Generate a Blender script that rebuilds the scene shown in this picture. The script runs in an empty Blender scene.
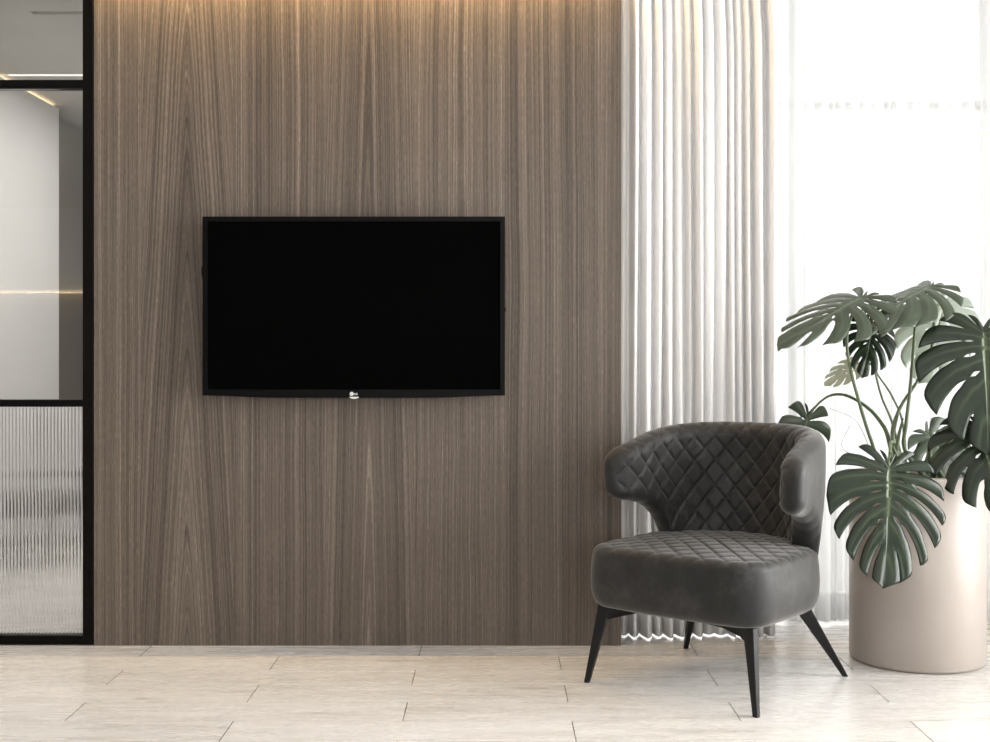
import bpy, bmesh, math, random
from mathutils import Vector, Matrix
random.seed(7)
S = bpy.context.scene
C = S.collection
PI = math.pi

# ------------------------------------------------------------------ camera, world, light, exposure
F = 1270.0          # focal length in pixels of the 990 wide frame
HZ = 350.0          # image row of the horizon
CAM_H = 1.0175
cd = bpy.data.cameras.new('camera')
cam = bpy.data.objects.new('camera', cd)
C.objects.link(cam)
cd.sensor_width = 36.0
cd.lens = 36.0 * F / 990.0
cd.shift_y = -(371.0 - HZ) / 990.0
cd.clip_start = 0.05
cam.location = (0, 0, CAM_H)
cam.rotation_euler = (PI / 2, 0, 0)
S.camera = cam

world = bpy.data.worlds.new('daylight')
S.world = world
world.use_nodes = True
bg = world.node_tree.nodes['Background']
bg.inputs[0].default_value = (1.0, 0.995, 0.99, 1)
bg.inputs[1].default_value = 2.1

def area(name, loc, rot, sx, sy, power, col=(1, 1, 1), spread=PI):
    l = bpy.data.lights.new(name, 'AREA')
    l.shape = 'RECTANGLE'; l.size = sx; l.size_y = sy
    l.energy = power; l.color = col; l.spread = spread
    o = bpy.data.objects.new(name, l); C.objects.link(o)
    o.location = loc; o.rotation_euler = rot
    return o

# daylight through the right wall window and the back window, plus added frontal fill
area('daylight_right', (2.92, 1.9, 1.25), (0, PI / 2, 0), 2.2, 4.2, 330, (1.0, 0.99, 0.98))
area('front_fill', (0.75, -3.45, 1.55), (PI / 2, 0, 0), 2.8, 1.5, 64, (1.0, 0.985, 0.97))  # added frontal fill from behind the camera, unseen
area('daylight_back', (1.55, 5.35, 1.2), (-PI / 2, 0, 0), 2.1, 2.3, 22, (1.0, 0.99, 0.98))

S.view_settings.view_transform = 'Standard'
S.view_settings.look = 'None'
S.view_settings.exposure = 0.41
S.view_settings.gamma = 1.0
S.view_settings.use_curve_mapping = False
try:
    S.cycles.max_bounces = 14; S.cycles.transparent_max_bounces = 24
    S.cycles.transmission_bounces = 12
    S.cycles.use_denoising = True
    S.cycles.sample_clamp_indirect = 6.0
except Exception:
    pass

def W(px, py, z):
    """point at depth z that lies on pixel px, py of the photograph"""
    return Vector(((px - 495.0) * z / F, z, CAM_H - (py - HZ) * z / F))

# ------------------------------------------------------------------ helpers
def tag(o, label=None, cat=None, group=None, kind=None):
    if label: o['label'] = label
    if cat: o['category'] = cat
    if group: o['group'] = group
    if kind: o['kind'] = kind
    return o

def empty(name, loc=(0, 0, 0), rz=0.0):
    o = bpy.data.objects.new(name, None); C.objects.link(o)
    o.location = loc; o.rotation_euler = (0, 0, rz); o.empty_display_size = 0.1
    return o

def obj(name, bm, mat, parent=None, smooth=False, bevel=0.0, seg=2, local=True):
    me = bpy.data.meshes.new(name)
    bm.normal_update()
    bm.to_mesh(me); bm.free()
    o = bpy.data.objects.new(name, me); C.objects.link(o)
    for m in (mat if isinstance(mat, (list, tuple)) else [mat]):
        me.materials.append(m)
    if smooth:
        for p in me.polygons: p.use_smooth = True
    if parent is not None:
        o.parent = parent
    if bevel:
        b = o.modifiers.new('bevel', 'BEVEL'); b.width = bevel; b.segments = seg
        b.limit_method = 'ANGLE'; b.angle_limit = math.radians(40)
    return o

def box(bm, x0, x1, y0, y1, z0, z1, mi=0):
    vs = [bm.verts.new(p) for p in ((x0, y0, z0), (x1, y0, z0), (x1, y1, z0), (x0, y1, z0),
                                    (x0, y0, z1), (x1, y0, z1), (x1, y1, z1), (x0, y1, z1))]
    for f in ((0, 3, 2, 1), (4, 5, 6, 7), (0, 1, 5, 4), (1, 2, 6, 5), (2, 3, 7, 6), (3, 0, 4, 7)):
        bm.faces.new([vs[i] for i in f]).material_index = mi
    return vs

def boxobj(name, dims, mat, parent=None, bevel=0.0):
    bm = bmesh.new(); box(bm, *dims)
    return obj(name, bm, mat, parent, bevel=bevel)

def catmull(pts, n):
    pts = [Vector(p) for p in pts]
    P = [pts[0] * 2 - pts[1]] + pts + [pts[-1] * 2 - pts[-2]]
    out = []
    m = len(pts) - 1
    for i in range(n + 1):
        t = i / n * m
        k = min(int(t), m - 1); u = t - k
        a, b, c, d = P[k], P[k + 1], P[k + 2], P[k + 3]
        out.append(0.5 * ((2 * b) + (c - a) * u + (2 * a - 5 * b + 4 * c - d) * u * u + (3 * b - a - 3 * c + d) * u ** 3))
    return out

def tube(bm, pts, rad, seg=10):
    """round tube through pts; rad is a function of 0..1"""
    n = len(pts) - 1
    rings = []
    up = Vector((0.3, 0.8, 0.5)).normalized()
    for i, p in enumerate(pts):
        d = (pts[min(i + 1, n)] - pts[max(i - 1, 0)]).normalized()
        a = d.cross(up).normalized(); b = d.cross(a).normalized()
        r = rad(i / n)
        rings.append([bm.verts.new(p + a * math.cos(2 * PI * k / seg) * r + b * math.sin(2 * PI * k / seg) * r) for k in range(seg)])
    for i in range(n):
        for k in range(seg):
            bm.faces.new((rings[i][k], rings[i][(k + 1) % seg], rings[i + 1][(k + 1) % seg], rings[i + 1][k]))
    bm.faces.new(rings[0]); bm.faces.new(rings[-1][::-1])
    bmesh.ops.recalc_face_normals(bm, faces=bm.faces[:])

def smoothstep(a, b, x):
    t = max(0.0, min(1.0, (x - a) / (b - a)))
    return t * t * (3 - 2 * t)

# ------------------------------------------------------------------ materials
def mat(name, col=(0.8, 0.8, 0.8), rough=0.5, metal=0.0, spec=0.5, **kw):
    m = bpy.data.materials.new(name); m.use_nodes = True
    b = m.node_tree.nodes['Principled BSDF']
    b.inputs['Base Color'].default_value = (*col, 1)
    b.inputs['Roughness'].default_value = rough
    b.inputs['Metallic'].default_value = metal
    b.inputs['Specular IOR Level'].default_value = spec
    for k, v in kw.items():
        b.inputs[k.replace('_', ' ')].default_value = v
    return m

class N:
    """small node building helper"""
    def __init__(s, m):
        s.nt = m.node_tree; s.b = s.nt.nodes.get('Principled BSDF'); s.out = s.nt.nodes.get('Material Output')
    def new(s, t, **kw):
        n = s.nt.nodes.new(t)
        for k, v in kw.items(): setattr(n, k, v)
        return n
    def link(s, a, b): s.nt.links.new(a, b)
    def put(s, sock, v):
        if hasattr(v, 'is_output'): s.link(v, sock)
        elif v is not None: sock.default_value = v
    def math(s, op, a, b=None, c=None):
        n = s.new('ShaderNodeMath', operation=op)
        for i, v in enumerate((a, b, c)): s.put(n.inputs[i], v)
        return n.outputs[0]
    def noise(s, vec, scale, detail=3, rough=0.5, dist=0.0):
        n = s.new('ShaderNodeTexNoise')
        s.put(n.inputs['Vector'], vec); n.inputs['Scale'].default_value = scale
        n.inputs['Detail'].default_value = detail; n.inputs['Roughness'].default_value = rough
        n.inputs['Distortion'].default_value = dist
        return n.outputs[0]
    def comb(s, x, y, z):
        n = s.new('ShaderNodeCombineXYZ')
        for i, v in enumerate((x, y, z)): s.put(n.inputs[i], v)
        return n.outputs[0]
    def sep(s, v):
        n = s.new('ShaderNodeSeparateXYZ'); s.link(v, n.inputs[0]); return n.outputs
    def ramp(s, f, stops):
        n = s.new('ShaderNodeValToRGB'); s.link(f, n.inputs[0])
        e = n.color_ramp.elements
        while len(e) < len(stops): e.new(0.5)
        for el, (p, c) in zip(e, stops):
            el.position = p; el.color = (*c, 1)
        return n.outputs[0]
    def mix(s, f, a, b, mode='MIX'):
        n = s.new('ShaderNodeMix', data_type='RGBA', blend_type=mode)
        s.put(n.inputs[0], f)
        s.put(n.inputs[6], a if hasattr(a, 'is_output') else (*a, 1))
        s.put(n.inputs[7], b if hasattr(b, 'is_output') else (*b, 1))
        return n.outputs[2]
    def pos(s):
        return s.new('ShaderNodeTexCoord').outputs['Object']
    def bump(s, h, strength, dist=0.01):
        n = s.new('ShaderNodeBump'); n.inputs['Strength'].default_value = strength
        n.inputs['Distance'].default_value = dist; s.link(h, n.inputs['Height'])
        s.link(n.outputs[0], s.b.inputs['Normal'])

def plaster(name, col, rough=0.85):
    m = mat(name, col, rough, spec=0.2); n = N(m)
    p = n.pos()
    f = n.noise(p, 3.0, 5)
    n.link(n.ramp(f, [(0.3, tuple(c * 0.97 for c in col)), (0.7, tuple(min(1, c * 1.02) for c in col))]), n.b.inputs['Base Color'])
    n.bump(n.noise(p, 120, 3), 0.05, 0.004)
    return m

M_white = plaster('white_plaster', (0.80, 0.79, 0.775))
M_ceil = plaster('ceiling_paint', (0.80, 0.79, 0.77))
M_greyceil = plaster('grey_ceiling', (0.47, 0.45, 0.42))
M_darkwall = plaster('dark_grey_panel', (0.12, 0.106, 0.093), 0.5)
M_black = mat('black_metal', (0.0025, 0.0023, 0.0021), 0.4, spec=0.06)
M_blackleg = mat('black_lacquer', (0.005, 0.0045, 0.0045), 0.35, spec=0.22)
M_frame = mat('white_window_frame', (0.85, 0.85, 0.84), 0.4)

# wood veneer of the tall panel
def make_wood():
    m = mat('walnut_veneer', (0.2, 0.15, 0.11), 0.5, spec=0.35); n = N(m)
    x, y, z = n.sep(n.pos())
    WS = 0.314
    q = n.math('DIVIDE', n.math('ADD', x, 10 * WS - 0.04), WS)
    strip = n.math('FLOOR', q)
    u = n.math('SUBTRACT', n.math('FRACT', q), 0.5)
    wn = n.new('ShaderNodeTexWhiteNoise', noise_dimensions='1D'); n.link(strip, wn.inputs['W'])
    rnd = wn.outputs['Value']
    wn2 = n.new('ShaderNodeTexWhiteNoise', noise_dimensions='1D'); n.link(n.math('ADD', strip, 31.7), wn2.inputs['W'])
    rnd2 = wn2.outputs['Value']
    # slow wander of the fibres
    wob = n.noise(n.comb(n.math('MULTIPLY', x, 3.0), strip, n.math('MULTIPLY', z, 0.9)), 1.0, 3)
    wob = n.math('MULTIPLY', n.math('SUBTRACT', wob, 0.5), 0.10)
    uu = n.math('ADD', u, wob)
    rr = n.math('SQRT', n.math('ADD', n.math('MULTIPLY', uu, uu), 0.0016))
    steep = n.math('MULTIPLY', n.math('SUBTRACT', rnd, 0.5), 0.42)
    L = n.math('ADD', n.math('ADD', rr, n.math('MULTIPLY', z, steep)), n.math('MULTIPLY', strip, 3.17))
    straight = n.math('ADD', n.math('ADD', n.math('MULTIPLY', x, 3.2), wob), 5.0)
    use = n.math('GREATER_THAN', rnd2, 0.40)
    LL = n.math('ADD', n.math('MULTIPLY', L, use), n.math('MULTIPLY', straight, n.math('SUBTRACT', 1.0, use)))
    def g(scale, zs, det, rough=0.55):
        return n.noise(n.comb(n.math('MULTIPLY', LL, scale), n.math('MULTIPLY', strip, 7.3), n.math('MULTIPLY', z, zs)), 1.0, det, rough)
    broad = g(7, 0.10, 2)
    bands = g(34, 0.16, 4, 0.62)
    thin = g(110, 0.35, 3, 0.6)
    fine = n.noise(n.comb(n.math('MULTIPLY', x, 420), 0.0, n.math('MULTIPLY', z, 7)), 1.0, 2)
    pores = n.noise(n.comb(n.math('MULTIPLY', x, 900), 3.0, n.math('MULTIPLY', z, 45)), 1.0, 2)
    tone = n.math('MULTIPLY', broad, 0.42)
    tone = n.math('MULTIPLY_ADD', bands, 0.60, tone)
    tone = n.math('MULTIPLY_ADD', thin, 0.50, tone)
    tone = n.math('MULTIPLY_ADD', fine, 0.28, tone)
    tone = n.math('MULTIPLY_ADD', pores, 0.42, tone)
    tone = n.math('ADD', tone, n.math('MULTIPLY', n.math('SUBTRACT', rnd2, 0.5), 0.05))
    tone = n.math('SUBTRACT', tone, 0.61)
    col = n.ramp(tone, [(0.27, (0.022, 0.016, 0.012)), (0.42, (0.060, 0.045, 0.034)), (0.52, (0.087, 0.067, 0.052)),
                        (0.62, (0.133, 0.105, 0.083)), (0.75, (0.24, 0.197, 0.159))])
    n.link(col, n.b.inputs['Base Color'])
    n.bump(n.math('MULTIPLY_ADD', pores, 0.5, thin), 0.12, 0.002)
    return m
M_wood = make_wood()

# whitewashed planks of the floor: tone of each plank in a colour attribute
def make_floor_mat():
    m = mat('pale_oak_planks', (0.7, 0.62, 0.54), 0.28, spec=0.42); n = N(m)
    at = n.new('ShaderNodeAttribute', attribute_name='plank')
    r, gg, b = n.sep(at.outputs['Vector'])
    x, y, z = n.sep(n.pos())
    off = n.math('MULTIPLY', r, 37.0)
    v1 = n.comb(n.math('MULTIPLY_ADD', x, 1.3, off), n.math('MULTIPLY', y, 14), off)
    v2 = n.comb(n.math('MULTIPLY_ADD', x, 5.0, off), n.math('MULTIPLY', y, 34), off)
    g1 = n.noise(v1, 1.0, 5, 0.6, 0.6); g2 = n.noise(v2, 1.0, 3, 0.6)
    t = n.math('MULTIPLY_ADD', g1, 0.82, n.math('MULTIPLY', g2, 0.18))
    c = n.ramp(t, [(0.30, (0.50, 0.468, 0.437)), (0.44, (0.615, 0.585, 0.555)), (0.58, (0.66, 0.634, 0.608)), (0.74, (0.725, 0.702, 0.68))])
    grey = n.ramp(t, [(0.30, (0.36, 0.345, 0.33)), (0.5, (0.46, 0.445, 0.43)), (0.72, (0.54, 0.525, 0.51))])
    c = n.mix(b, c, grey)  # grey shade along the wood wall mixed into the plank colour
    # knots
    vk = n.comb(n.math('MULTIPLY_ADD', x, 4.0, off), n.math('MULTIPLY', y, 15), off)
    k = n.noise(vk, 1.0, 2, 0.4)
    kf = n.math('MULTIPLY', n.math('GREATER_THAN', k, 0.74), 0.35)
    ks = n.new('ShaderNodeMapRange'); n.link(k, ks.inputs[0]); ks.inputs[1].default_value = 0.69; ks.inputs[2].default_value = 0.80
    ks.inputs[3].default_value = 0.0; ks.inputs[4].default_value = 0.55
    c = n.mix(ks.outputs[0], c, (0.33, 0.26, 0.20))
    tint = n.math('MULTIPLY_ADD', gg, 0.06, 0.97)
    hv = n.new('ShaderNodeHueSaturation'); n.link(c, hv.inputs['Color']); n.link(tint, hv.inputs['Value'])
    n.link(hv.outputs[0], n.b.inputs['Base Color'])
    n.link(n.math('MULTIPLY_ADD', g2, 0.05, 0.25), n.b.inputs['Roughness'])
    n.bump(g2, 0.02, 0.001)
    return m
M_floor = make_floor_mat()
M_seam = mat('plank_seam', (0.10, 0.08, 0.06), 0.9, spec=0.1)

def make_clear_glass(name, refl, tint=(0.97, 0.98, 0.975)):
    m = bpy.data.materials.new(name); m.use_nodes = True
    nt = m.node_tree; nt.nodes.clear()
    out = nt.nodes.new('ShaderNodeOutputMaterial')
    t = nt.nodes.new('ShaderNodeBsdfTransparent'); t.inputs[0].default_value = (*tint, 1)
    g = nt.nodes.new('ShaderNodeBsdfGlossy'); g.inputs['Roughness'].default_value = 0.012
    f = nt.nodes.new('ShaderNodeFresnel'); f.inputs[0].default_value = 1.5
    a = nt.nodes.new('ShaderNodeMath'); a.operation = 'MULTIPLY_ADD'; a.inputs[1].default_value = 1.0; a.inputs[2].default_value = refl
    nt.links.new(f.outputs[0], a.inputs[0])
    mx = nt.nodes.new('ShaderNodeMixShader')
    nt.links.new(a.outputs[0], mx.inputs[0]); nt.links.new(t.outputs[0], mx.inputs[1]); nt.links.new(g.outputs[0], mx.inputs[2])
    nt.links.new(mx.outputs[0], out.inputs[0])
    return m
M_glass = make_clear_glass('clear_glass', 0.03)
M_winglass = make_clear_glass('window_glass', 0.0, (0.99, 0.995, 0.99))
M_fluted = mat('fluted_glass', (1.0, 1.0, 0.995), 0.08, Transmission_Weight=1.0, IOR=1.45)

def make_cloth(name, col, transl, transp=0.0, weave=0.06):
    m = bpy.data.materials.new(name); m.use_nodes = True
    n = N(m); nt = m.node_tree
    b = n.b; b.inputs['Base Color'].default_value = (*col, 1); b.inputs['Roughness'].default_value = 0.9
    b.inputs['Specular IOR Level'].default_value = 0.1
    tr = n.new('ShaderNodeBsdfTranslucent'); tr.inputs[0].default_value = (*col, 1)
    mx = n.new('ShaderNodeMixShader'); mx.inputs[0].default_value = transl
    n.link(b.outputs[0], mx.inputs[1]); n.link(tr.outputs[0], mx.inputs[2])
    last = mx.outputs[0]
    if transp:
        tp = n.new('ShaderNodeBsdfTransparent'); tp.inputs[0].default_value = (1, 1, 1, 1)
        m2 = n.new('ShaderNodeMixShader'); m2.inputs[0].default_value = transp
        n.link(last, m2.inputs[1]); n.link(tp.outputs[0], m2.inputs[2]); last = m2.outputs[0]
    n.link(last, n.out.inputs[0])
    if weave:
        n.bump(n.noise(n.pos(), 900, 2), weave, 0.001)
    return m
M_drape = make_cloth('white_drape_cloth', (0.84, 0.83, 0.825), 0.16, 0.0, 0.0)
M_sheer = make_cloth('sheer_voile', (0.80, 0.80, 0.80), 0.5, 0.42, 0.0)

def make_velvet():
    m = mat('charcoal_velvet', (0.022, 0.020, 0.020), 0.62, spec=0.35); n = N(m)
    p = n.pos()
    f = n.noise(p, 11.0, 6, 0.66)
    f2 = n.noise(p, 55.0, 4, 0.65)
    t = n.math('MULTIPLY_ADD', f, 0.65, n.math('MULTIPLY', f2, 0.35))
    n.link(n.ramp(t, [(0.38, (0.0028, 0.0026, 0.0026)), (0.50, (0.0062, 0.0058, 0.0057)), (0.64, (0.022, 0.0213, 0.021))]), n.b.inputs['Base Color'])
    n.link(n.math('MULTIPLY_ADD', f, -0.25, 0.68), n.b.inputs['Roughness'])
    n.b.inputs['Sheen Weight'].default_value = 0.28
    n.b.inputs['Sheen Roughness'].default_value = 0.45
    n.b.inputs['Sheen Tint'].default_value = (0.9, 0.88, 0.87, 1)
    n.bump(n.noise(p, 420, 3), 0.10, 0.002)
    return m
M_velvet = make_velvet()

def make_pot_mat():
    m = mat('beige_lacquered_clay', (0.35, 0.30, 0.275), 0.40, spec=0.5); n = N(m)
    f = n.noise(n.pos(), 5, 4)
    n.link(n.ramp(f, [(0.3, (0.33, 0.288, 0.26)), (0.7, (0.365, 0.322, 0.292))]), n.b.inputs['Base Color'])
    return m
M_pot = make_pot_mat()

def make_leaf(name, dark, light, veinc, trc, tf):
    m = bpy.data.materials.new(name); m.use_nodes = True
    n = N(m); b = n.b
    at = n.new('ShaderNodeAttribute', attribute_name='vein')
    s_, v_, t_ = n.sep(at.outputs['Vector'])
    f = n.noise(n.pos(), 16, 4)
    c = n.ramp(f, [(0.3, dark), (0.7, light)])
    c = n.mix(v_, c, veinc)
    n.link(c, b.inputs['Base Color'])
    b.inputs['Roughness'].default_value = 0.27; b.inputs['Specular IOR Level'].default_value = 0.45
    n.bump(n.noise(n.pos(), 60, 3), 0.06, 0.004)
    tr = n.new('ShaderNodeBsdfTranslucent'); tr.inputs[0].default_value = (*trc, 1)
    mx = n.new('ShaderNodeMixShader'); mx.inputs[0].default_value = tf
    n.link(b.outputs[0], mx.inputs[1]); n.link(tr.outputs[0], mx.inputs[2])
    n.link(mx.outputs[0], n.out.inputs[0])
    return m
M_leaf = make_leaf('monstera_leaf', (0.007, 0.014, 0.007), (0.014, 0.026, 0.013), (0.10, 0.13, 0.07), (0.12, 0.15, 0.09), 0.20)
M_leaf_lit = make_leaf('monstera_leaf_lit', (0.050, 0.066, 0.046), (0.078, 0.098, 0.070), (0.18, 0.22, 0.16), (0.22, 0.27, 0.16), 0.35)  # light and sheen on the leaf painted in as a lighter green
M_leaf_backlit = make_leaf('monstera_leaf_backlit', (0.33, 0.375, 0.32), (0.40, 0.44, 0.385), (0.52, 0.56, 0.49), (0.42, 0.47, 0.36), 0.45)  # backlight and bloom painted in as a very pale leaf colour
M_stalk = mat('green_stalk', (0.085, 0.115, 0.055), 0.42, spec=0.5)
M_root = mat('brown_root', (0.13, 0.095, 0.065), 0.8)
M_soil = plaster('dark_soil', (0.035, 0.026, 0.02), 0.95)
def emit(name, col, st):
    m = mat(name, (0.8, 0.8, 0.8), 0.5)
    b = m.node_tree.nodes['Principled BSDF']
    b.inputs['Emission Color'].default_value = (*col, 1); b.inputs['Emission Strength'].default_value = st
    return m
M_warm = emit('warm_light_strip', (1.0, 0.74, 0.42), 2.2)
M_cool = emit('pale_light_line', (1.0, 0.97, 0.92), 0.6)

# ------------------------------------------------------------------ the setting
YW = 4.37            # face of the wood wall
XL, XR = -5.2, 2.7   # side walls
YF = -3.6            # wall behind the camera
HC = 2.40            # ceiling
XP0, XP1 = -1.380, 0.434   # edges of the wood wall

def struct(name, bm, m, parent=None, **kw):
    return tag(obj(name, bm, m, parent, **kw), kind='structure')

# floor: one mesh of planks, half bond
bm = bmesh.new()
box(bm, XL - 0.1, XR + 0.1, YF - 0.1, 9.6, -0.10, -0.0012, 1)
PL, PW = 0.928, 0.1845
lay = bm.faces.layers.float_vector.new('plank')
rnd = random.Random(3)
row = -46
while True:
    y0 = 4.2215 + row * PW
    if y0 > 9.6: break
    if y0 + PW > YF:
        st = (-0.253 if row % 2 == 0 else 0.211) - 5 * PL
        x0 = st
        while x0 < XR + 0.1:
            x1 = x0 + PL
            if x1 > XL - 0.1:
                a = [max(x0, XL - 0.1) + 0.0013, min(x1, XR + 0.1) - 0.0013, max(y0, YF) + 0.0003, min(y0 + PW, 9.6) - 0.0003]
                vs = [bm.verts.new(p) for p in ((a[0], a[2], 0), (a[1], a[2], 0), (a[1], a[3], 0), (a[0], a[3], 0))]
                f = bm.faces.new(vs)
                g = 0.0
                if row == 0 and x0 < 0.9: g = 0.3 if x0 < -1 else 0.45  # row by the wall: missing warm light painted in as grey planks
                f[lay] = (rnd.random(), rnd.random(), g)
            x0 = x1
    row += 1
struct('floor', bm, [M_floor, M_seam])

# back wall block clad in walnut veneer
bm = bmesh.new(); box(bm, XP0, XP1, YW, 4.98, 0, 2.9)
struct('wall_back', bm, M_wood)

# ceiling of the room, a slot left open along the wood wall
bm = bmesh.new()
box(bm, XL, XR, YF, YW - 0.10, HC, HC + 0.12)
box(bm, XL, XR, YW - 0.10, 5.15, 2.60, 2.72)
struct('ceiling', bm, M_ceil)

# right wall with its tall window
bm = bmesh.new()
box(bm, XR, XR + 0.2, YF, -0.3, 0, 2.7)
box(bm, XR, XR + 0.2, 4.2, 5.15, 0, 2.7)
box(bm, XR, XR + 0.2, -0.3, 4.2, 2.38, 2.7)
struct('wall_right', bm, M_white)
bm = bmesh.new(); box(bm, XL - 0.2, XL, YF, 9.6, 0, 2.7)
struct('wall_left', bm, M_white)
# wall behind the camera: lower half clad dark, upper half with an added window
bm = bmesh.new()
box(bm, XL, XR, YF - 0.2, YF, 0, 0.55)
box(bm, XL, XR, YF - 0.2, YF, 2.35, 2.7)
box(bm, XL, -2.6, YF - 0.2, YF, 0.55, 2.35)
box(bm, 2.2, XR, YF - 0.2, YF, 0.55, 2.35)
struct('wall_front', bm, M_white)

bm = bmesh.new(); box(bm, XL, -2.75, YF, YF + 0.05, 0, 1.575)
ledge = struct('trim_3', bm, M_darkwall)
bm = bmesh.new(); box(bm, XL + 0.02, -2.78, YF + 0.03, YF + 0.062, 1.578, 1.596)
tag(obj('light_strip', bm, M_warm, ledge), kind='structure')

def window(name, x0, x1, z0, z1, mull, trans, place):
    """frame with mullions, panes as children; place maps (u, v, w) to world"""
    def pb(bm, u0, u1, w0, w1, v0, v1):
        a = place(u0, w0, v0); b = place(u1, w1, v1)
        box(bm, min(a[0], b[0]), max(a[0], b[0]), min(a[1], b[1]), max(a[1], b[1]), v0, v1)
    e = tag(empty(name, place((x0 + x1) / 2, 0, z0)), kind='structure')
    e0 = Vector(e.location)
    def ob(nm, bm, m):
        bmesh.ops.translate(bm, verts=bm.verts[:], vec=-e0)
        return tag(obj(nm, bm, m, e), kind='structure')
    bm = bmesh.new()
    fr = 0.06
    pb(bm, x0, x1, -0.03, 0.03, z0, z0 + fr); pb(bm, x0, x1, -0.03, 0.03, z1 - fr, z1)
    for u in [x0 + fr / 2, x1 - fr / 2] + list(mull):
        pb(bm, u - fr / 2, u + fr / 2, -0.03, 0.03, z0 + fr, z1 - fr)
    us = [x0 + fr / 2] + sorted(mull) + [x1 - fr / 2]
    for v in trans:
        for a, b in zip(us, us[1:]):
            pb(bm, a + fr / 2, b - fr / 2, -0.03, 0.03, v - fr / 4, v + fr / 4)
    ob('window_frame', bm, M_frame)
    vs = [z0 + fr] + sorted(trans) + [z1 - fr]
    for a, b in zip(us, us[1:]):
        for c, d in zip(vs, vs[1:]):
            bm = bmesh.new()
            pb(bm, a + fr / 2, b - fr / 2, -0.004, 0.004, c + (fr / 4 if c in trans else 0), d - (fr / 4 if d in trans else 0))
            ob('window_pane', bm, M_winglass)
    return e
window('window_1', XP1, XR, 0.0, 2.58, [1.19, 1.95], [1.98], lambda u, w, v: (u, 5.02 + w, v))
window('window_2', -0.3, 4.2, 0.0, 2.38, [0.8, 1.9, 3.05], [], lambda u, w, v: (XR + 0.06 + w, u, v))
window('added_window', -2.6, 2.2, 0.55, 2.35, [-1.0, 0.6], [], lambda u, w, v: (u, YF - 0.08 + w, v))  # added window behind the camera, unseen, to go with the frontal fill

# room beyond the glass door
YB = 9.4
bm = bmesh.new(); box(bm, XL, -0.4, YB, YB + 0.15, 0, 2.7)
struct('wall_far', bm, M_white)
bm = bmesh.new(); box(bm, -0.4, -0.25, 5.0, YB, 0, 2.7)
struct('wall_inner', bm, M_white)
bm = bmesh.new(); box(bm, XL, -2.5, 4.55, 7.28, 0, 2.40)
struct('trim_1', bm, plaster('pale_panel', (0.62, 0.605, 0.59)))                     # white cladding of the side wall
bm = bmesh.new(); box(bm, XL, -2.57, 7.29, YB, 0, 2.37)
struct('trim_2', bm, M_darkwall)                  # dark cladding further back
bm = bmesh.new()
H2 = 2.42
box(bm, XL, -0.25, 4.47, 5.26, H2, H2 + 0.05)
box(bm, XL, -1.93, 5.26, 5.31, H2, H2 + 0.05)
box(bm, XL, -0.25, 5.31, 6.46, H2, H2 + 0.05)
box(bm, XL, -0.25, 6.50, YB, H2, H2 + 0.05)
struct('ceiling_beyond', bm, M_greyceil)
bm = bmesh.new(); box(bm, -1.93, -0.3, 5.262, 5.308, H2 + 0.035, H2 + 0.05)
o = obj('ceiling_vent', bm, M_black)
tag(o, 'dark slot air vent in the grey ceiling behind the glass door', 'vent')
bm = bmesh.new(); box(bm, -2.48, -0.3, 6.465, 6.495, H2 - 0.002, H2 + 0.02)
o = obj('linear_ceiling_light', bm, M_cool)
tag(o, 'thin pale light line across the grey ceiling behind the glass door', 'light')
bm = bmesh.new(); box(bm, -2.56, -2.52, 4.6, 7.26, 2.402, 2.412)
o = obj('cove_light_strip', bm, M_warm)
tag(o, 'warm light strip on top of the white side wall behind the glass door', 'light')
area('ledge_light', (-3.9, YF + 0.075, 1.572), (0, 0, 0), 2.2, 0.03, 5.0, (1.0, 0.70, 0.36))
area('beyond_fill', (-1.4, 6.2, 2.38), (0, 0, 0), 1.2, 2.4, 34, (1, 0.98, 0.96))  # added fill to brighten the room beyond, no fixture there

# partition left of the door (out of the frame)
bm = bmesh.new(); box(bm, XL, -2.40, 4.38, 4.48, 0, 2.7); box(bm, -2.40, XP0, 4.38, 4.48, 2.395, 2.7)
struct('wall_partition', bm, M_white)

# black framed glass door
door = tag(empty('door_1', (-1.9, YW, 0)), kind='structure')
def dpart(nm, dims, m, parent=door, bevel=0.0015):
    x0, x1, y0, y1, z0, z1 = dims
    pl = Vector(door.location)
    return tag(boxobj(nm, (x0 - pl.x, x1 - pl.x, y0 - pl.y, y1 - pl.y, z0, z1), m, parent, bevel), kind='structure')
DX0, DX1 = -2.39, -1.3835
bm = bmesh.new()
for d in ((-1.4185, DX1), (DX0, DX0 + 0.035)):
    box(bm, d[0], d[1], YW - 0.002, YW + 0.05, 0.004, 2.39)
for z0, z1 in ((0.004, 0.034), (0.822, 0.846), (1.919, 1.9475), (2.36, 2.39)):
    box(bm, DX0 + 0.035, -1.4185, YW, YW + 0.048, z0, z1)
bmesh.ops.translate(bm, verts=bm.verts[:], vec=(1.9, -YW, 0))
tag(obj('door_frame', bm, M_black, door, bevel=0.0012), kind='structure')
dpart('glass_pane', (DX0 + 0.036, -1.4195, YW + 0.020, YW + 0.028, 0.847, 1.918), M_glass, bevel=0)
dpart('glass_pane', (DX0 + 0.036, -1.4195, YW + 0.020, YW + 0.028, 1.948, 2.359), M_glass, bevel=0)
# bright edge seals of the panes
dpart('pane_seal', (-1.4225, -1.4188, YW + 0.012, YW + 0.036, 0.847, 1.918), M_white, bevel=0)
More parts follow.
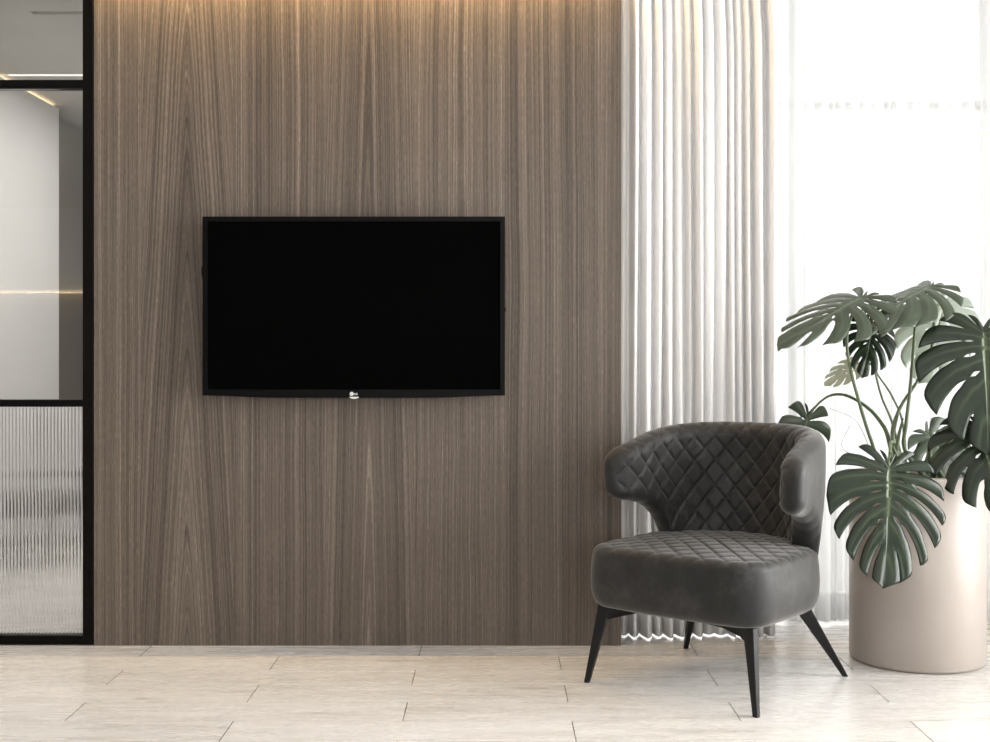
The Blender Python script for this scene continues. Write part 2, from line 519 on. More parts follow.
# fluted lower pane
bm = bmesh.new()
PITCH, x0, x1, z0, z1 = 0.0119, DX0 + 0.036, -1.4195, 0.035, 0.821
nrib = int((x1 - x0) / PITCH); PITCH = (x1 - x0) / nrib
prof = []
for i in range(nrib):
    for k in range(8):
        a = k / 8
        prof.append((x0 + (i + a) * PITCH, YW + 0.026 - 0.0042 * math.sqrt(max(0, 1 - (2 * a - 1) ** 2)) ))
prof.append((x1, YW + 0.026)); prof += [(x1, YW + 0.031), (x0, YW + 0.031)]
lo = [bm.verts.new((p[0] + 1.9, p[1] - YW, z0)) for p in prof]; hi = [bm.verts.new((p[0] + 1.9, p[1] - YW, z1)) for p in prof]
for i in range(len(prof)):
    j = (i + 1) % len(prof)
    bm.faces.new((lo[i], lo[j], hi[j], hi[i]))
bm.faces.new(lo[::-1]); bm.faces.new(hi)
bmesh.ops.recalc_face_normals(bm, faces=bm.faces[:])
tag(obj('fluted_pane', bm, M_fluted, door), kind='structure')
for z0, z1 in ((0.190, 0.262), (2.16, 2.27)):
    dpart('hinge', (-1.3885, -1.3805, YW - 0.010, YW + 0.001, z0, z1), M_black)

# low dark bench in the room beyond, seen blurred through the fluted glass
bench = tag(empty('low_bench', (-2.05, 6.1, 0)), 'low dark bench blurred behind the fluted glass of the door', 'bench')
M_benchseat = mat('dark_leather', (0.03, 0.027, 0.025), 0.5)
boxobj('seat', (-0.64, -0.06, -0.25, 0.25, 0.235, 0.315), M_benchseat, bench, 0.02)
boxobj('shelf', (-0.60, -0.08, -0.22, 0.22, 0.07, 0.10), mat('brown_board', (0.16, 0.13, 0.11), 0.6), bench, 0.005)
for sx in (-0.63, -0.09):
    for sy in (-0.22, 0.20):
        boxobj('leg', (sx, sx + 0.025, sy, sy + 0.025, 0.0, 0.235), M_black, bench, 0.002)
rail = tag(empty('low_rail', (-2.0, 7.1, 0)), 'thin dark rail on posts farthest behind the fluted glass', 'rail')
boxobj('top_rail', (-0.48, 0.9, -0.015, 0.015, 0.32, 0.35), M_benchseat, rail, 0.003)
for sx in (-0.46, 0.86):
    boxobj('post', (sx, sx + 0.02, -0.012, 0.012, 0.0, 0.32), M_black, rail, 0.002)

# warm cove light in the slot above the wood wall
area('wall_washer', ((XP0 + XP1) / 2, YW - 0.045, 2.42), (math.radians(62), 0, 0), XP1 - XP0, 0.03, 42.0, (1.0, 0.68, 0.31))

# ------------------------------------------------------------------ television
tv = tag(empty('television', (-0.486, YW, 0.85)), 'wide black flat television hung on the wood wall', 'television')
T0, T1 = -0.984, 0.033       # left and right edge at the front plane
YT = YW - 0.085
zt_ = CAM_H + (HZ - 216.5) * YT / F; zb_ = CAM_H + (HZ - 395.5) * YT / F
T0 = (202.5 - 495) * YT / F; T1 = (505.0 - 495) * YT / F
M_bezel = mat('black_gloss_plastic', (0.0022, 0.0021, 0.002), 0.35, spec=0.05)
M_screen = mat('dark_screen', (0.0013, 0.0013, 0.0013), 0.2, spec=0.0)
M_chrome = mat('silver_plastic', (0.55, 0.54, 0.53), 0.5)
org = Vector(tv.location)
def tpart(nm, bm, m, **kw):
    bmesh.ops.translate(bm, verts=bm.verts[:], vec=-org)
    return obj(nm, bm, m, tv, **kw)
bm = bmesh.new()
bw = 0.016
# bezel frame with bottom edge that bows down a little at the middle
nb = 24
box(bm, T0, T0 + bw, YT, YT + 0.03, zb_ + 0.02, zt_)
box(bm, T1 - bw, T1, YT, YT + 0.03, zb_ + 0.02, zt_)
box(bm, T0 + bw, T1 - bw, YT, YT + 0.03, zt_ - bw, zt_)
pr = []
for i in range(nb + 1):
    a = i / nb
    bow = 0.008 * smoothstep(0, 0.25, a) * smoothstep(0, 0.25, 1 - a)
    pr.append((T0 + a * (T1 - T0), zb_ - bow))
lo_f = [bm.verts.new((x, YT, z)) for x, z in pr]; lo_b = [bm.verts.new((x, YT + 0.03, z)) for x, z in pr]
hi_f = [bm.verts.new((x, YT, zb_ + 0.02)) for x, z in pr]; hi_b = [bm.verts.new((x, YT + 0.03, zb_ + 0.02)) for x, z in pr]
for i in range(nb):
    bm.faces.new((lo_f[i], lo_f[i + 1], hi_f[i + 1], hi_f[i])); bm.faces.new((lo_b[i], hi_b[i], hi_b[i + 1], lo_b[i + 1]))
    bm.faces.new((lo_f[i], lo_b[i], lo_b[i + 1], lo_f[i + 1])); bm.faces.new((hi_f[i], hi_f[i + 1], hi_b[i + 1], hi_b[i]))
bm.faces.new((lo_f[0], hi_f[0], hi_b[0], lo_b[0])); bm.faces.new((lo_f[-1], lo_b[-1], hi_b[-1], hi_f[-1]))
bmesh.ops.recalc_face_normals(bm, faces=bm.faces[:])
tpart('bezel', bm, M_bezel)
bm = bmesh.new(); box(bm, T0 + bw, T1 - bw, YT + 0.004, YT + 0.02, zb_ + 0.02, zt_ - bw)
tpart('screen', bm, M_screen)
bm = bmesh.new(); box(bm, T0 + 0.02, T1 - 0.02, YT + 0.03, YT + 0.055, zb_ + 0.02, zt_ - 0.02)
tpart('back_cover', bm, M_bezel, bevel=0.012)
bm = bmesh.new(); box(bm, -0.72, -0.24, YT + 0.055, YW - 0.001, 0.95, 1.30)
tpart('wall_bracket', bm, M_black, bevel=0.004)
def dome(cx, cz, h, side):
    bm = bmesh.new()
    bmesh.ops.create_uvsphere(bm, u_segments=14, v_segments=10, radius=1)
    for v in bm.verts: v.co = Vector((cx + v.co.x * 0.013 * 1.0, YT + 0.045 + v.co.y * 0.02, cz + v.co.z * h))
    return bm
tpart('side_clip', dome(T0 - 0.001, 1.2833, 0.036, -1), M_bezel, smooth=True)
tpart('side_clip', dome(T1 - 0.009, 1.155, 0.014, 1), M_bezel, smooth=True)
# round emblem and the two letters
bm = bmesh.new()
ex, ez = (351.7 - 495) * YT / F, CAM_H + (HZ - 393.9) * YT / F
ring = lambda r, y: [bm.verts.new((ex + r * math.cos(2 * PI * k / 28), y, ez + r * math.sin(2 * PI * k / 28))) for k in range(28)]
r0, r1 = ring(0.0069, YT - 0.0002), ring(0.0069, YT - 0.0012)
for k in range(28): bm.faces.new((r0[k], r0[(k + 1) % 28], r1[(k + 1) % 28], r1[k]))
bm.faces.new(r1)
bmesh.ops.recalc_face_normals(bm, faces=bm.faces[:])
emblem = tpart('emblem', bm, M_chrome)
bm = bmesh.new()      # the face in the emblem: dark arc, nose bar and dot
for k in range(20):
    a0, a1 = PI / 2 + 0.12 + (1.5 * PI - 0.12) * k / 20, PI / 2 + 0.12 + (1.5 * PI - 0.12) * (k + 1) / 20
    q = [(r * math.cos(a), r * math.sin(a)) for r, a in ((0.0052, a0), (0.0061, a0), (0.0061, a1), (0.0052, a1))]
    bm.faces.new([bm.verts.new((ex + x, YT - 0.0014, ez + z)) for x, z in q])
box(bm, ex - 0.0006, ex + 0.0006, YT - 0.0015, YT - 0.0012, ez - 0.0022, ez + 0.003)
box(bm, ex - 0.0006, ex + 0.0022, YT - 0.0015, YT - 0.0012, ez - 0.0030, ez - 0.0021)
box(bm, ex - 0.0036, ex - 0.0022, YT - 0.0015, YT - 0.0012, ez + 0.0014, ez + 0.0028)
bmesh.ops.translate(bm, verts=bm.verts[:], vec=-org)
obj('emblem_face', bm, mat('emblem_grey', (0.25, 0.245, 0.24), 0.5), emblem)
tc = bpy.data.curves.new('lettering', 'FONT'); tc.body = 'LG'; tc.size = 0.0092; tc.extrude = 0.0004; tc.offset = 0.0003
to = bpy.data.objects.new('lettering', tc)
C.objects.link(to)
dg = bpy.context.evaluated_depsgraph_get()
lm = bpy.data.meshes.new_from_object(to.evaluated_get(dg))
bpy.data.objects.remove(to)
lm.transform(Matrix.Translation(Vector((ex + 0.0085, YT - 0.0006, ez - 0.0036)) - org) @ Matrix.Rotation(PI / 2, 4, 'X'))
lm.materials.clear(); lm.materials.append(M_chrome)
lo_ = bpy.data.objects.new('lettering', lm); C.objects.link(lo_); lo_.parent = tv
bm = bmesh.new()      # small silver lip under the emblem
cx = (354.2 - 495) * YT / F
top, bot = [], []
zl = zb_ - 0.008
for i in range(13):
    a = i / 12 * 2 - 1
    top.append((cx + a * 0.0165, zl + 0.0035)); bot.append((cx + a * 0.0165 * (1 - 0.0 * abs(a)), zl + 0.0025 - 0.0062 * (1 - a * a)))
for y in (YT - 0.0005, YT + 0.02):
    tv_ = [bm.verts.new((x, y, z)) for x, z in top]; bv_ = [bm.verts.new((x, y, z)) for x, z in bot]
    for i in range(12): bm.faces.new((bv_[i], bv_[i + 1], tv_[i + 1], tv_[i]))
    if y < YT: ft, fb = tv_, bv_
    else:
        for i in range(12):
            bm.faces.new((ft[i], ft[i + 1], tv_[i + 1], tv_[i])); bm.faces.new((fb[i], bv_[i], bv_[i + 1], fb[i + 1]))
bmesh.ops.recalc_face_normals(bm, faces=bm.faces[:])
tpart('sensor_lip', bm, M_chrome)

# ------------------------------------------------------------------ curtains
def curtain(name, x0, x1, y, z0, z1, folds, amp, m, rng, label, cat, pinch=0.0, steps=10, jitter=0.35, sharp=0.0):
    bm = bmesh.new()
    ws = [1 + rng.uniform(-jitter, jitter) for _ in range(folds)]
    am = [amp * (1 + rng.uniform(-0.45, 0.35)) for _ in range(folds)]
    ph = [rng.uniform(0, 6.28) for _ in range(folds)]
    tot = sum(ws); xs = []
    acc = 0.0
    nz = 26
    cols = []
    for i in range(folds):
        for k in range(steps):
            a = k / steps
            cols.append((acc + ws[i] * a, i, a))
        acc += ws[i]
    cols.append((acc, folds - 1, 1.0))
    grid = []
    for c, i, a in cols:
        s = c / tot
        colv = []
        for j in range(nz + 1):
            h = j / nz
            z = z0 + (z1 - z0) * h
            x = x0 + (x1 - x0) * s
            x += pinch * (s - 0.0) * -smoothstep(0.80, 1.06, h)          # gathers at the top
            x += 0.004 * math.sin(h * 5 + ph[i]) * math.sin(PI * a) * (1 - h * 0.4)
            A = am[i] * (0.78 + 0.22 * math.sin(h * 2.3 + ph[i])) * (1 - 0.25 * h)
            y_ = y - A * (math.sin(PI * a) ** (1 + sharp)) + 0.006 * math.sin(h * 4 + i)
            colv.append(bm.verts.new((x, y_, z)))
        grid.append(colv)
    for i in range(len(grid) - 1):
        for j in range(nz):
            bm.faces.new((grid[i][j], grid[i + 1][j], grid[i + 1][j + 1], grid[i][j + 1]))
    o = obj(name, bm, m, smooth=True)
    so = o.modifiers.new('thickness', 'SOLIDIFY'); so.thickness = 0.0012; so.offset = 0
    return tag(o, label, cat)
curtain('drape', 0.440, 1.003, 4.54, 0.005, 2.56, 15, 0.085, M_drape, random.Random(11),
        'opaque white pleated drape hanging beside the wood wall', 'curtain', pinch=0.035, sharp=0.1)
curtain('sheer_curtain', 0.96, 2.66, 4.74, 0.012, 2.56, 44, 0.035, M_sheer, random.Random(5),
        'sheer white voile curtain in front of the bright window', 'curtain', jitter=0.55, steps=6)

# ------------------------------------------------------------------ armchair
chair = tag(empty('armchair', (0.687, 3.924, 0), math.radians(-39.8)),
            'charcoal velvet barrel armchair with quilted winged back and thin black legs', 'armchair')

def quilt(u, v, w, h):
    """height of the padding, zero on the stitched diagonals"""
    a = (u / w + v / h); b = (u / w - v / h)
    fa = abs(a - round(a)) * 2; fb = abs(b - round(b)) * 2
    return (1 - (1 - min(1, fa)) ** 7.0) * (1 - (1 - min(1, fb)) ** 7.0)

# seat
def seat_outline(n):
    pts = []
    hw, r, fy = 0.303, 0.10, -0.306
    def arc(cx, cy, rad, a0, a1, k):
        for i in range(k): 
            a = a0 + (a1 - a0) * i / k
            pts.append(Vector((cx + rad * math.cos(a), cy + rad * math.sin(a))))
    pts.append(Vector((-hw, 0.0)))
    for i in range(1, 12): pts.append(Vector((-hw, (fy + r) * i / 12)))
    arc(-hw + r, fy + r, r, PI, 1.5 * PI, 24)
    for i in range(40): 
        a = i / 40; x = -hw + r + (2 * hw - 2 * r) * a
        pts.append(Vector((x, fy - 0.012 * math.sin(PI * a))))
    arc(hw - r, fy + r, r, 1.5 * PI, 2 * PI, 24)
    for i in range(12): pts.append(Vector((hw, (fy + r) * (1 - i / 12))))
    for i in range(100):
        a = PI * i / 100
        pts.append(Vector((hw * math.cos(a), 0.294 * math.sin(a))))
    # even resampling
    P = pts + [pts[0]]
    d = [0.0]
    for a, b in zip(P, P[1:]): d.append(d[-1] + (b - a).length)
    out = []; k = 0
    for i in range(n):
        t = d[-1] * i / n
        while d[k + 1] < t: k += 1
        u = (t - d[k]) / max(1e-9, d[k + 1] - d[k])
        out.append(P[k].lerp(P[k + 1], u))
    return out
NO = 300
ol = seat_outline(NO)
nr = []
for i in range(NO):
    t = (ol[(i + 2) % NO] - ol[i - 2]).normalized()
    nr.append(Vector((t.y, -t.x)))      # outline runs counter-clockwise: outward normal
bm = bmesh.new()
rings = []
ZS, ZB = 0.418, 0.236
def crown(x, y): return 0.020 * max(0, 1 - (x / 0.34) ** 2) * max(0, 1 - (y / 0.34) ** 2)
def topz(x, y, edge):
    return ZS + crown(x, y) + 0.0055 * (quilt(x, y + 0.02, 0.076, 0.076) - 1) * edge
for k in range(46):
    f = k / 46
    ring = []
    for p, q in zip(ol, nr):
        b = p - q * 0.030
        xy = b * max(f, 0.004)
        ring.append(bm.verts.new((xy.x, xy.y, topz(xy.x, xy.y, 1.0))))
    rings.append(ring)
pf = []
for k in range(9):
    a = PI / 2 * k / 8
    pf.append((-0.030 + 0.030 * math.sin(a), ZS - 0.028 + 0.028 * math.cos(a), (1 - k / 8) ** 0.6))
pf += [(0.004, 0.36, 0), (0.006, 0.32, 0), (0.004, 0.285, 0), (-0.001, 0.262, 0), (-0.009, 0.246, 0), (-0.022, 0.238, 0), (-0.05, ZB, 0)]
for d, z, e in pf:
    ring = []
    for p, q in zip(ol, nr):
        b = p + q * d
        dz = crown(b.x, b.y) * e + 0.0055 * (quilt(b.x, b.y + 0.02, 0.076, 0.076) - 1) * e
        ring.append(bm.verts.new((b.x, b.y, z + dz)))
    rings.append(ring)
for a, b in zip(rings, rings[1:]):
    for i in range(NO):
        j = (i + 1) % NO
        bm.faces.new((a[i], a[j], b[j], b[i]))
bm.faces.new(rings[0]); bm.faces.new(rings[-1][::-1])
bmesh.ops.recalc_face_normals(bm, faces=bm.faces[:])
obj('seat', bm, M_velvet, chair, smooth=True)

# backrest shell with its wings
RC = 0.268; HT = 0.043; YTIP = -0.135
arc_len = PI * RC; tot = arc_len - 2 * YTIP
NS = 360
def spine(s):
    """s along the plan curve -> point, outward normal, local y"""
    if s < -YTIP:
        y = YTIP + s
        return Vector((-RC - 0.037 * (y / YTIP) ** 1.5, y)), Vector((-1, 0.0)), y
    if s > tot + YTIP:
        y = YTIP + (tot - s)
        return Vector((RC + 0.037 * (y / YTIP) ** 1.5, y)), Vector((1, 0.0)), y
    a = PI - (s + YTIP) / RC
    return Vector((RC * math.cos(a), RC * math.sin(a))), Vector((math.cos(a), math.sin(a))), RC * math.sin(a)
def ztop(y):
    t = (y - YTIP) / (RC - YTIP)
    return 0.690 + 0.092 * math.sin(min(1.0, max(0, t)) * PI / 2) ** 0.9
def zbot(y):
    pts = [(-0.135, 0.545), (-0.06, 0.536), (-0.01, 0.524), (0.03, 0.503), (0.06, 0.475), (0.08, 0.44), (0.095, 0.395), (0.11, 0.36), (0.4, 0.36)]
    for (a, za), (b, zb) in zip(pts, pts[1:]):
        if y <= b:
            t = (y - a) / (b - a)
            return za + (zb - za) * max(0, t)
    return 0.36
bm = bmesh.new()
NV = 84
rings = []
for i in range(NS + 1):
    s = tot * i / NS
    # finer rows at the rounded tips
    p, nrm, y = spine(s)
    e = min(s, tot - s)
    RT = 0.050
    k = math.sqrt(max(0.0, 1 - ((RT - e) / RT) ** 2)) if e < RT else 1.0
    k = max(k, 0.02)
    za, zb = zbot(y), ztop(y)
    za += RT * 0.9 * (1 - k); zb -= RT * 0.9 * (1 - k)
    h = HT * k
    hh = min(h, (zb - za) / 2 * 0.95)
    def lean(z):
        return 0.055 * (z - 0.55) + 0.030 * math.sin(max(0, (z - 0.40)) / 0.38 * PI) * 0.3
    loop = []
    def add(off, z):
        c = p + nrm * (off + lean(z))
        loop.append(bm.verts.new((c.x, c.y, z)))
    z0, z1 = za + hh, zb - hh
    fade = smoothstep(0.004, 0.022, e)
    for v in range(NV + 1):
        z = z0 + (z1 - z0) * v / NV
        qd = 0.0065 * (quilt(s - tot / 2, z - 0.41, 0.074, 0.081) - 1)
        ed = fade
        add(-h - qd * -1 * ed * 1.0 if False else -(h + qd * ed), z)
    for v in range(1, 12):
        a = PI * v / 12
        qd = 0.0065 * (quilt(s - tot / 2, z1 + hh * min(a, 2.0) - 0.41, 0.074, 0.081) - 1) * fade * max(0, min(1, (6.5 - v) / 2.0))
        add(-(h + qd) * math.cos(a) if v < 7 else -h * math.cos(a), z1 + (hh + qd) * math.sin(a))
    for v in range(25):
        add(h, z1 + (z0 - z1) * v / 24)
    for v in range(1, 10):
        a = PI * v / 10
        add(h * math.cos(a), z0 - hh * math.sin(a))
    rings.append(loop)
nl = len(rings[0])
for a, b in zip(rings, rings[1:]):
    for i in range(nl):
        j = (i + 1) % nl
        bm.faces.new((a[i], a[j], b[j], b[i]))
bm.faces.new(rings[0]); bm.faces.new(rings[-1][::-1])
bmesh.ops.recalc_face_normals(bm, faces=bm.faces[:])
backrest = obj('backrest', bm, M_velvet, chair, smooth=True)

# legs
def leg(sx, sy, d_top, d_foot, zt, gus):
    """tapered steel leg splayed along the diagonal, with a gusset running under the seat edge"""
    bm = bmesh.new()
    dv = Vector((sx, sy, 0)).normalized()
    N_ = 6
    rings = []
    for i in range(N_ + 1):
        t = i / N_
        c = dv * (d_top + (d_foot - d_top) * t); z = zt * (1 - t)
        a0 = 0.0275 if sy > 0 else 0.0205
        a = a0 + (0.0085 - a0) * t ** 0.85
        b = 0.0125 + (0.0075 - 0.0125) * t
        # wide side along the diagonal for the back legs, along the seat edge for the front legs
        ux = dv if sy > 0 else Vector((sx, sy * 0.25, 0)).normalized()
        uy = Vector((-ux.y, ux.x, 0))
        rings.append([bm.verts.new(c + ux * p * a + uy * q * b + Vector((0, 0, z))) for p, q in ((-1, -1), (1, -1), (1, 1), (-1, 1))])
    for A, B in zip(rings, rings[1:]):
        for k in range(4): bm.faces.new((A[k], A[(k + 1) % 4], B[(k + 1) % 4], B[k]))
    bm.faces.new(rings[0]); bm.faces.new(rings[-1][::-1])
    gx = Vector((-sx, 0, 0)) if sy < 0 else -dv
    gy = Vector((-gx.y, gx.x, 0))
    c0 = dv * d_top
    prof = [(0.0, zt), (gus, zt), (gus, zt - 0.008), (0.045, zt - 0.017), (0.012, zt - 0.045), (0.0, zt - 0.045)]
    A = [bm.verts.new(c0 + gx * d + gy * 0.010 + Vector((0, 0, z))) for d, z in prof]
    B = [bm.verts.new(c0 + gx * d - gy * 0.010 + Vector((0, 0, z))) for d, z in prof]
    for k in range(6): bm.faces.new((A[k], A[(k + 1) % 6], B[(k + 1) % 6], B[k]))
    bmesh.ops.triangulate(bm, faces=[bm.faces.new(A[::-1]), bm.faces.new(B)])
    bmesh.ops.recalc_face_normals(bm, faces=bm.faces[:])
    return obj('leg', bm, M_blackleg, chair, bevel=0.0025)
for sx, sy, dt, df in ((-1, -1, 0.350, 0.407), (1, -1, 0.350, 0.407), (1, 1, 0.255, 0.407), (-1, 1, 0.255, 0.407)):
    leg(sx, sy, dt, df, 0.2385, 0.16 if sy < 0 else 0.08)

# ------------------------------------------------------------------ potted monstera
PX, PY = 1.392, 4.19
PR, PH = 0.216, 0.615
plant = tag(empty('potted_monstera', (PX, PY, 0)), 'large monstera with split leaves in a tall round beige pot by the window', 'plant')
po = Vector(plant.location)
prof = [(0.0, 0.0), (PR - 0.012, 0.0), (PR - 0.003, 0.004), (PR, 0.012), (PR, PH - 0.008), (PR - 0.003, PH - 0.002), (PR - 0.008, PH),
        (PR - 0.016, PH), (PR - 0.021, PH - 0.006), (PR - 0.022, PH - 0.10), (0.0, PH - 0.10)]
bm = bmesh.new(); n = 96
rings = []
for r, z in prof:
    rings.append([bm.verts.new((max(r, 1e-4) * math.cos(2 * PI * k / n), max(r, 1e-4) * math.sin(2 * PI * k / n), z)) for k in range(n)])
for a, b in zip(rings, rings[1:]):
    for k in range(n):
        bm.faces.new((a[k], a[(k + 1) % n], b[(k + 1) % n], b[k]))
bmesh.ops.remove_doubles(bm, verts=bm.verts[:], dist=0.0005)
bmesh.ops.recalc_face_normals(bm, faces=bm.faces[:])
planter = obj('planter', bm, M_pot, plant, smooth=True)
bm = bmesh.new()
rr = random.Random(2)
NR = 14
prev = None
for i in range(NR + 1):
    r = max(0.0005, (PR - 0.0225) * i / NR)
    ring = [bm.verts.new((r * math.cos(2 * PI * k / 40), r * math.sin(2 * PI * k / 40), PH - 0.045 + 0.012 * (1 - i / NR) + rr.uniform(-0.004, 0.004))) for k in range(40)]
    if prev:
        for k in range(40): bm.faces.new((prev[k], prev[(k + 1) % 40], ring[(k + 1) % 40], ring[k]))
    prev = ring
low = [bm.verts.new((v.co.x, v.co.y, PH - 0.099)) for v in prev]
for k in range(40): bm.faces.new((prev[k], prev[(k + 1) % 40], low[(k + 1) % 40], low[k]))
bm.faces.new(low[::-1])
obj('soil', bm, M_soil, planter, smooth=True)

# a split leaf: lobes between the side veins, slits from the margin, small holes by the midrib
OUT = [(0.0, -0.055), (0.075, -0.145), (0.215, -0.165), (0.355, -0.075), (0.45, 0.08), (0.485, 0.25), (0.465, 0.43), (0.405, 0.60), (0.30, 0.765), (0.165, 0.905), (0.0, 1.0)]
OUTC = catmull([(a, b, 0) for a, b in OUT], 200)
def leaf_mesh(L, Wd, lobes, seed, droop, arch, point=0.0, slit0=0.42, gap=1.0, wave=1.7, twist=0.0):
    rng = random.Random(seed)
    bm = bmesh.new()
    lay = bm.verts.layers.float_vector.new('vein')
    NT, NU = 20, 8
    def margin(s):
        k = max(0.0, min(199.999, s * 200)); i = int(k); u = k - i
        p = OUTC[i].lerp(OUTC[min(i + 1, 200)], u)
        return p.x * (1 - point * smoothstep(0.30, 1.0, p.y) * 0.75), p.y
    def mid(s): return (0.62 * max(0.0, s) ** 2.2 + 0.38 * max(0.0, s) ** 14) * 0.985
    def shape(x, y, lob, t):
        """flat leaf coordinates to the bent leaf; x across, y along"""
        yy = y
        z = -droop * yy * abs(yy) * 0.5 - arch * (abs(x) / 0.5) ** 1.7 * 0.5
        z += wave * 0.010 * lob * t ** 0.7
        z += 0.007 * math.exp(-(x / 0.03) ** 2) * -1
        return x * Wd, yy * L * (1 - 0.05 * droop * yy * yy), (z * L) + twist * x * yy * L
    for side in (-1, 1):
        bounds = [0.0]
        ws = [1.15 - 0.5 * abs((i + 0.5) / lobes - 0.45) + rng.uniform(-0.14, 0.14) for i in range(lobes)]
        tw = sum(ws)
        for w in ws: bounds.append(bounds[-1] + w / tw)
        bounds[-1] = 1.0
        # cut k lies on bound k (1..lobes-1)
        cuts = {}
        for k in range(1, lobes):
            frac = k / lobes
            st = slit0 + rng.uniform(-0.10, 0.10) + 0.10 * (frac - 0.5)
            hole = (0.13 + rng.uniform(-0.02, 0.03), 0.27 + rng.uniform(-0.03, 0.03)) if rng.random() < 0.85 and 1 < k < lobes - 1 else None
            opening = gap * rng.uniform(0.16, 0.30)
            has = rng.random() < 0.93 or k < 3
            cuts[k] = (st, hole, opening, has)
        def cutw(k, t):
            if k not in cuts: return 0.0
            st, hole, op, has = cuts[k]
            w = 0.0
            if hole and hole[0] < t < hole[1]:
                q = (t - hole[0]) / (hole[1] - hole[0])
                w = 0.20 * math.sin(PI * q) ** 0.7
            if has and t > st:
                q = (t - st) / (1 - st)
                w = op * (min(1, q / 0.16) ** 0.5) * (0.85 + 0.45 * q * q)
            return w
        # sampling of t shared by the whole side so that neighbours meet
        ts = [i / NT for i in range(NT + 1)]
        for i in range(lobes):
            s0, s1 = bounds[i], bounds[i + 1]
            ds = s1 - s0
            tipcut = rng.uniform(0.02, 0.06)
            skew = rng.uniform(-0.15, 0.35)
            lift = rng.uniform(-1.0, 0.8)
            grid = []
            for t in ts:
                rowv = []
                wa, wb = cutw(i, t) * 0.5 * ds, cutw(i + 1, t) * 0.5 * ds
                for u in range(NU + 1):
                    q = u / NU
                    s = s0 + wa + (ds - wa - wb) * q
                    cq = 2 * q - 1
                    open_a = cuts.get(i, (0, 0, 0, False))[3]; open_b = cuts.get(i + 1, (0, 0, 0, False))[3]
                    rnd_ = 0.0
                    if (cq < 0 and (open_a or i == 0)) or (cq > 0 and (open_b or i == lobes - 1)):
                        rnd_ = tipcut * abs(cq) ** 3 * (2.6 if cq < 0 else 0.5)
                    te = t * (1 - rnd_ * smoothstep(0.55, 1.0, t))
                    mx, my = 0.0, mid(s)
                    ox, oy = margin(min(1.0, s + 0.30 * t * t * s * (1 - s) * (0.3 + 0.7 * s)))
                    # side veins sweep towards the tip as they run out
                    c1x, c1y = ox * 0.55, my + (oy - my) * 0.36 - 0.02 * (1 - s)
                    x = (1 - te) ** 2 * mx + 2 * te * (1 - te) * c1x + te * te * ox
                    y = (1 - te) ** 2 * my + 2 * te * (1 - te) * c1y + te * te * oy
                    lob = (1 - cq * cq) - 0.5 + lift * 0.45 * t * t
                    # lobes fall at the margin
                    X, Y, Z = shape(x * side, y, lob, t)
                    v = bm.verts.new((X, Y, Z))
                    vein = max(math.exp(-(t / 0.030) ** 2), 0.45 * math.exp(-(cq / 0.13) ** 2) * (1 - t) ** 0.6)
                    v[lay] = (s, vein, t)
                    rowv.append(v)
                grid.append(rowv)
            for a, b in zip(grid, grid[1:]):
                for u in range(NU):
                    fs = (a[u], a[u + 1], b[u + 1], b[u]) if side > 0 else (a[u], b[u], b[u + 1], a[u + 1])
                    bm.faces.new(fs)
    bmesh.ops.remove_doubles(bm, verts=bm.verts[:], dist=L * 0.0012)
    bmesh.ops.dissolve_degenerate(bm, edges=bm.edges[:], dist=1e-6)
    return bm

def place_leaf(base, tip, normal, width, lobes, seed, droop=0.25, arch=0.10, m=None, **kw):
    """base and tip in world space; normal is the side the upper face looks to"""
    ax = (tip - base); L = ax.length; ax.normalize()
    nn = Vector(normal); nn = (nn - ax * nn.dot(ax)).normalized()
    xx = ax.cross(nn).normalized()
    bm = leaf_mesh(L, width, lobes, seed, droop, arch, **kw)
    R = Matrix((xx, ax, nn)).transposed().to_4x4()
    # turn so that the bent leaf still ends at the tip
    pitch = math.atan2(droop * 0.5, 1.0)
    R = R @ Matrix.Rotation(pitch, 4, 'X')
    bm.transform(Matrix.Translation(base - po) @ R)
    o = obj('leaf', bm, m or M_leaf, plant, smooth=True)
    so = o.modifiers.new('thickness', 'SOLIDIFY'); so.thickness = 0.0011; so.offset = -1
    return o

def stalk(pts, r0=0.0065, r1=0.0042, name='stalk', m=None):
    bm = bmesh.new()
    P = [p - po for p in catmull(pts, 40)]
    tube(bm, P, lambda t: (r0 + (r1 - r0) * t) * (1.0 + 0.7 * max(0, 0.18 - t) / 0.18))
    return obj(name, bm, m or M_stalk, plant, smooth=True)

root = lambda a, b, z=0.585: Vector((PX + a, PY + b, z))
# top left leaf
place_leaf(W(862, 297, 4.14), W(777, 351, 3.98), (-0.30, -0.46, 0.82), 0.37, 8, 21, 0.20, 0.26, point=0.55, slit0=0.32, gap=1.35, m=M_leaf_lit)
stalk([root(0.00, -0.02), W(884, 468, 4.14), W(871, 440, 4.12), W(858, 398, 4.12), W(849, 362, 4.13), W(847, 335, 4.14), W(853, 312, 4.15), W(862, 297, 4.145)])
# top middle leaf
place_leaf(W(930, 286, 4.20), W(862, 338, 3.98), (-0.28, -0.44, 0.84), 0.29, 8, 5, 0.40, 0.30, point=0.4, slit0=0.32, gap=1.35, m=M_leaf_lit)
stalk([root(0.03, -0.03), W(905, 450, 4.16), W(906, 425, 4.15), W(911, 380, 4.15), W(914, 340, 4.16), W(918, 308, 4.19), W(930, 287, 4.205)])
# backlit leaf behind it, its paleness painted in
place_leaf(W(945, 303, 4.34), W(918, 384, 4.28), (0.12, -0.90, 0.35), 0.31, 7, 9, 0.14, 0.10, m=M_leaf_backlit, slit0=0.60, gap=0.6)
stalk([root(-0.01, 0.03), W(893, 440, 4.22), W(899, 410, 4.22), W(918, 380, 4.22), W(931, 350, 4.22), W(934, 326, 4.23), W(932, 314, 4.28), W(937, 306, 4.32), W(945, 303, 4.345)])
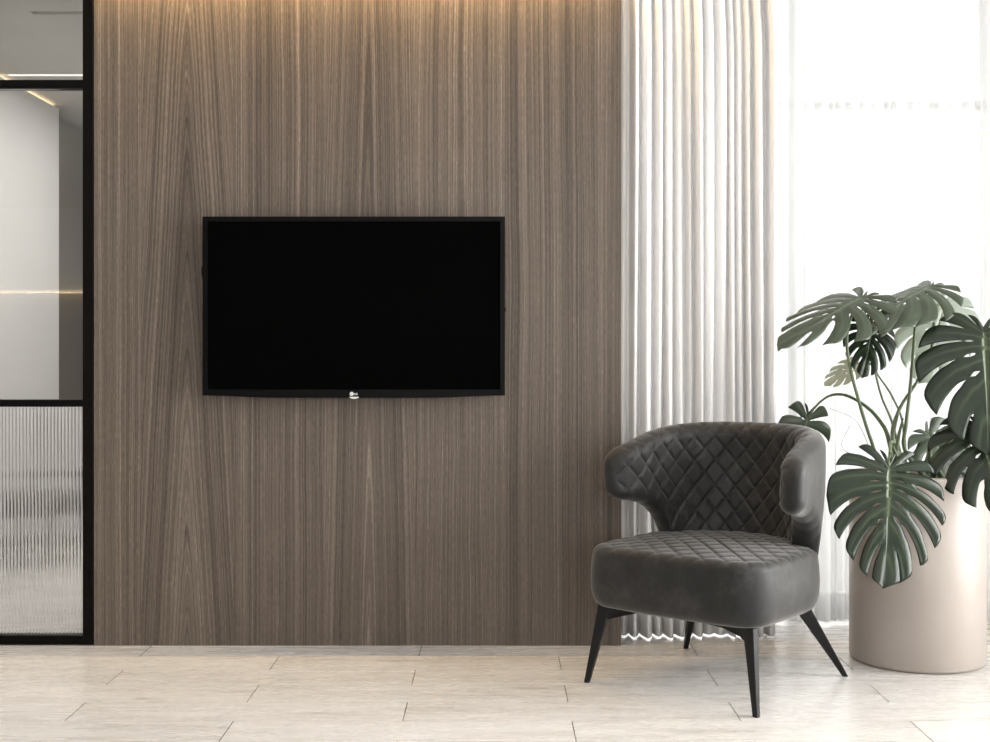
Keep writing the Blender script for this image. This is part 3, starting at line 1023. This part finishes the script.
# small dark hanging leaf in the middle
place_leaf(W(873, 324, 4.20), W(862, 378, 4.10), (0.05, -0.90, 0.35), 0.185, 8, 33, 0.30, 0.16)
stalk([root(-0.03, 0.01), W(893, 425, 4.26), W(882, 398, 4.26), W(875, 370, 4.25), W(872, 340, 4.24), W(873, 324, 4.205)], 0.0045, 0.003)
stalk([root(-0.02, 0.05), W(903, 425, 4.30), W(893, 398, 4.30), W(880, 378, 4.30), W(868, 362, 4.30), W(856, 364, 4.31)], 0.0042, 0.003)
place_leaf(W(856, 364, 4.31), W(824, 386, 4.32), (-0.1, -0.45, 0.88), 0.14, 6, 13, 0.1, 0.1, m=M_leaf_backlit)  # small leaf, its faint hazy look painted in as pale colour
# large leaf at the right
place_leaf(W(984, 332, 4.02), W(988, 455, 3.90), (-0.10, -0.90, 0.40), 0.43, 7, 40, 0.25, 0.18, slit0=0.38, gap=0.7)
stalk([root(0.06, 0.0), W(930, 450, 4.14), W(948, 428, 4.13), W(963, 395, 4.12), W(975, 360, 4.10), W(981, 338, 4.05), W(984, 332, 4.025)])
# lower right leaf
place_leaf(W(978, 424, 4.00), W(1004, 515, 3.88), (-0.35, -0.80, 0.45), 0.36, 7, 52, 0.35, 0.20)
stalk([root(0.08, -0.03), W(935, 458, 4.12), W(950, 440, 4.08), W(966, 428, 4.03), W(978, 424, 4.005)])
# big hanging leaf in front of the pot
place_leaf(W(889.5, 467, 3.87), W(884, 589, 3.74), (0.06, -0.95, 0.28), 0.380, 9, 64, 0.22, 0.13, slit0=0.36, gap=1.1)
stalk([root(-0.03, -0.05, 0.575), W(894, 450, 4.10), W(893, 443, 4.06), W(891, 443, 3.98), W(890, 453, 3.91), W(889, 466, 3.873)])
# leaf behind the chair on a long arching stalk
place_leaf(W(808, 417, 4.42), W(788, 500, 4.46), (0.1, -0.9, 0.4), 0.20, 6, 71, 0.2, 0.12, m=M_leaf_lit, slit0=0.35)
stalk([root(-0.05, 0.02), W(889, 440, 4.26), W(882, 424, 4.28), W(868, 408, 4.32), W(848, 396, 4.36), W(832, 395, 4.39), W(819, 403, 4.41), W(808, 417, 4.42)], 0.008, 0.0032)
# lit leaf low behind the pot rim
place_leaf(W(928, 434, 4.26), W(972, 488, 4.22), (0.1, -0.85, 0.5), 0.24, 6, 84, 0.15, 0.08, m=M_leaf_lit)
stalk([root(0.05, 0.05), W(916, 462, 4.25), W(919, 444, 4.27), W(928, 434, 4.265)])
# young rolled sheaths
for a, b, c in ((894, 415, 436), (899, 418, 440)):
    stalk([root(-0.02, 0.0), W(a - 2, 462, 4.17), W(a - 1, c, 4.16), W(a + 4, b, 4.16)], 0.011, 0.003, 'leaf_sheath')
# thin aerial roots
stalk([root(-0.05, 0.0, 0.575), W(874, 455, 4.15), W(856, 421, 4.12), W(829, 408, 4.10)], 0.0012, 0.0008, 'aerial_root', M_root)
stalk([root(-0.08, -0.03, 0.575), W(862, 460, 4.12), W(842, 447, 4.08), W(850, 425, 4.06)], 0.0012, 0.0008, 'aerial_root', M_root)
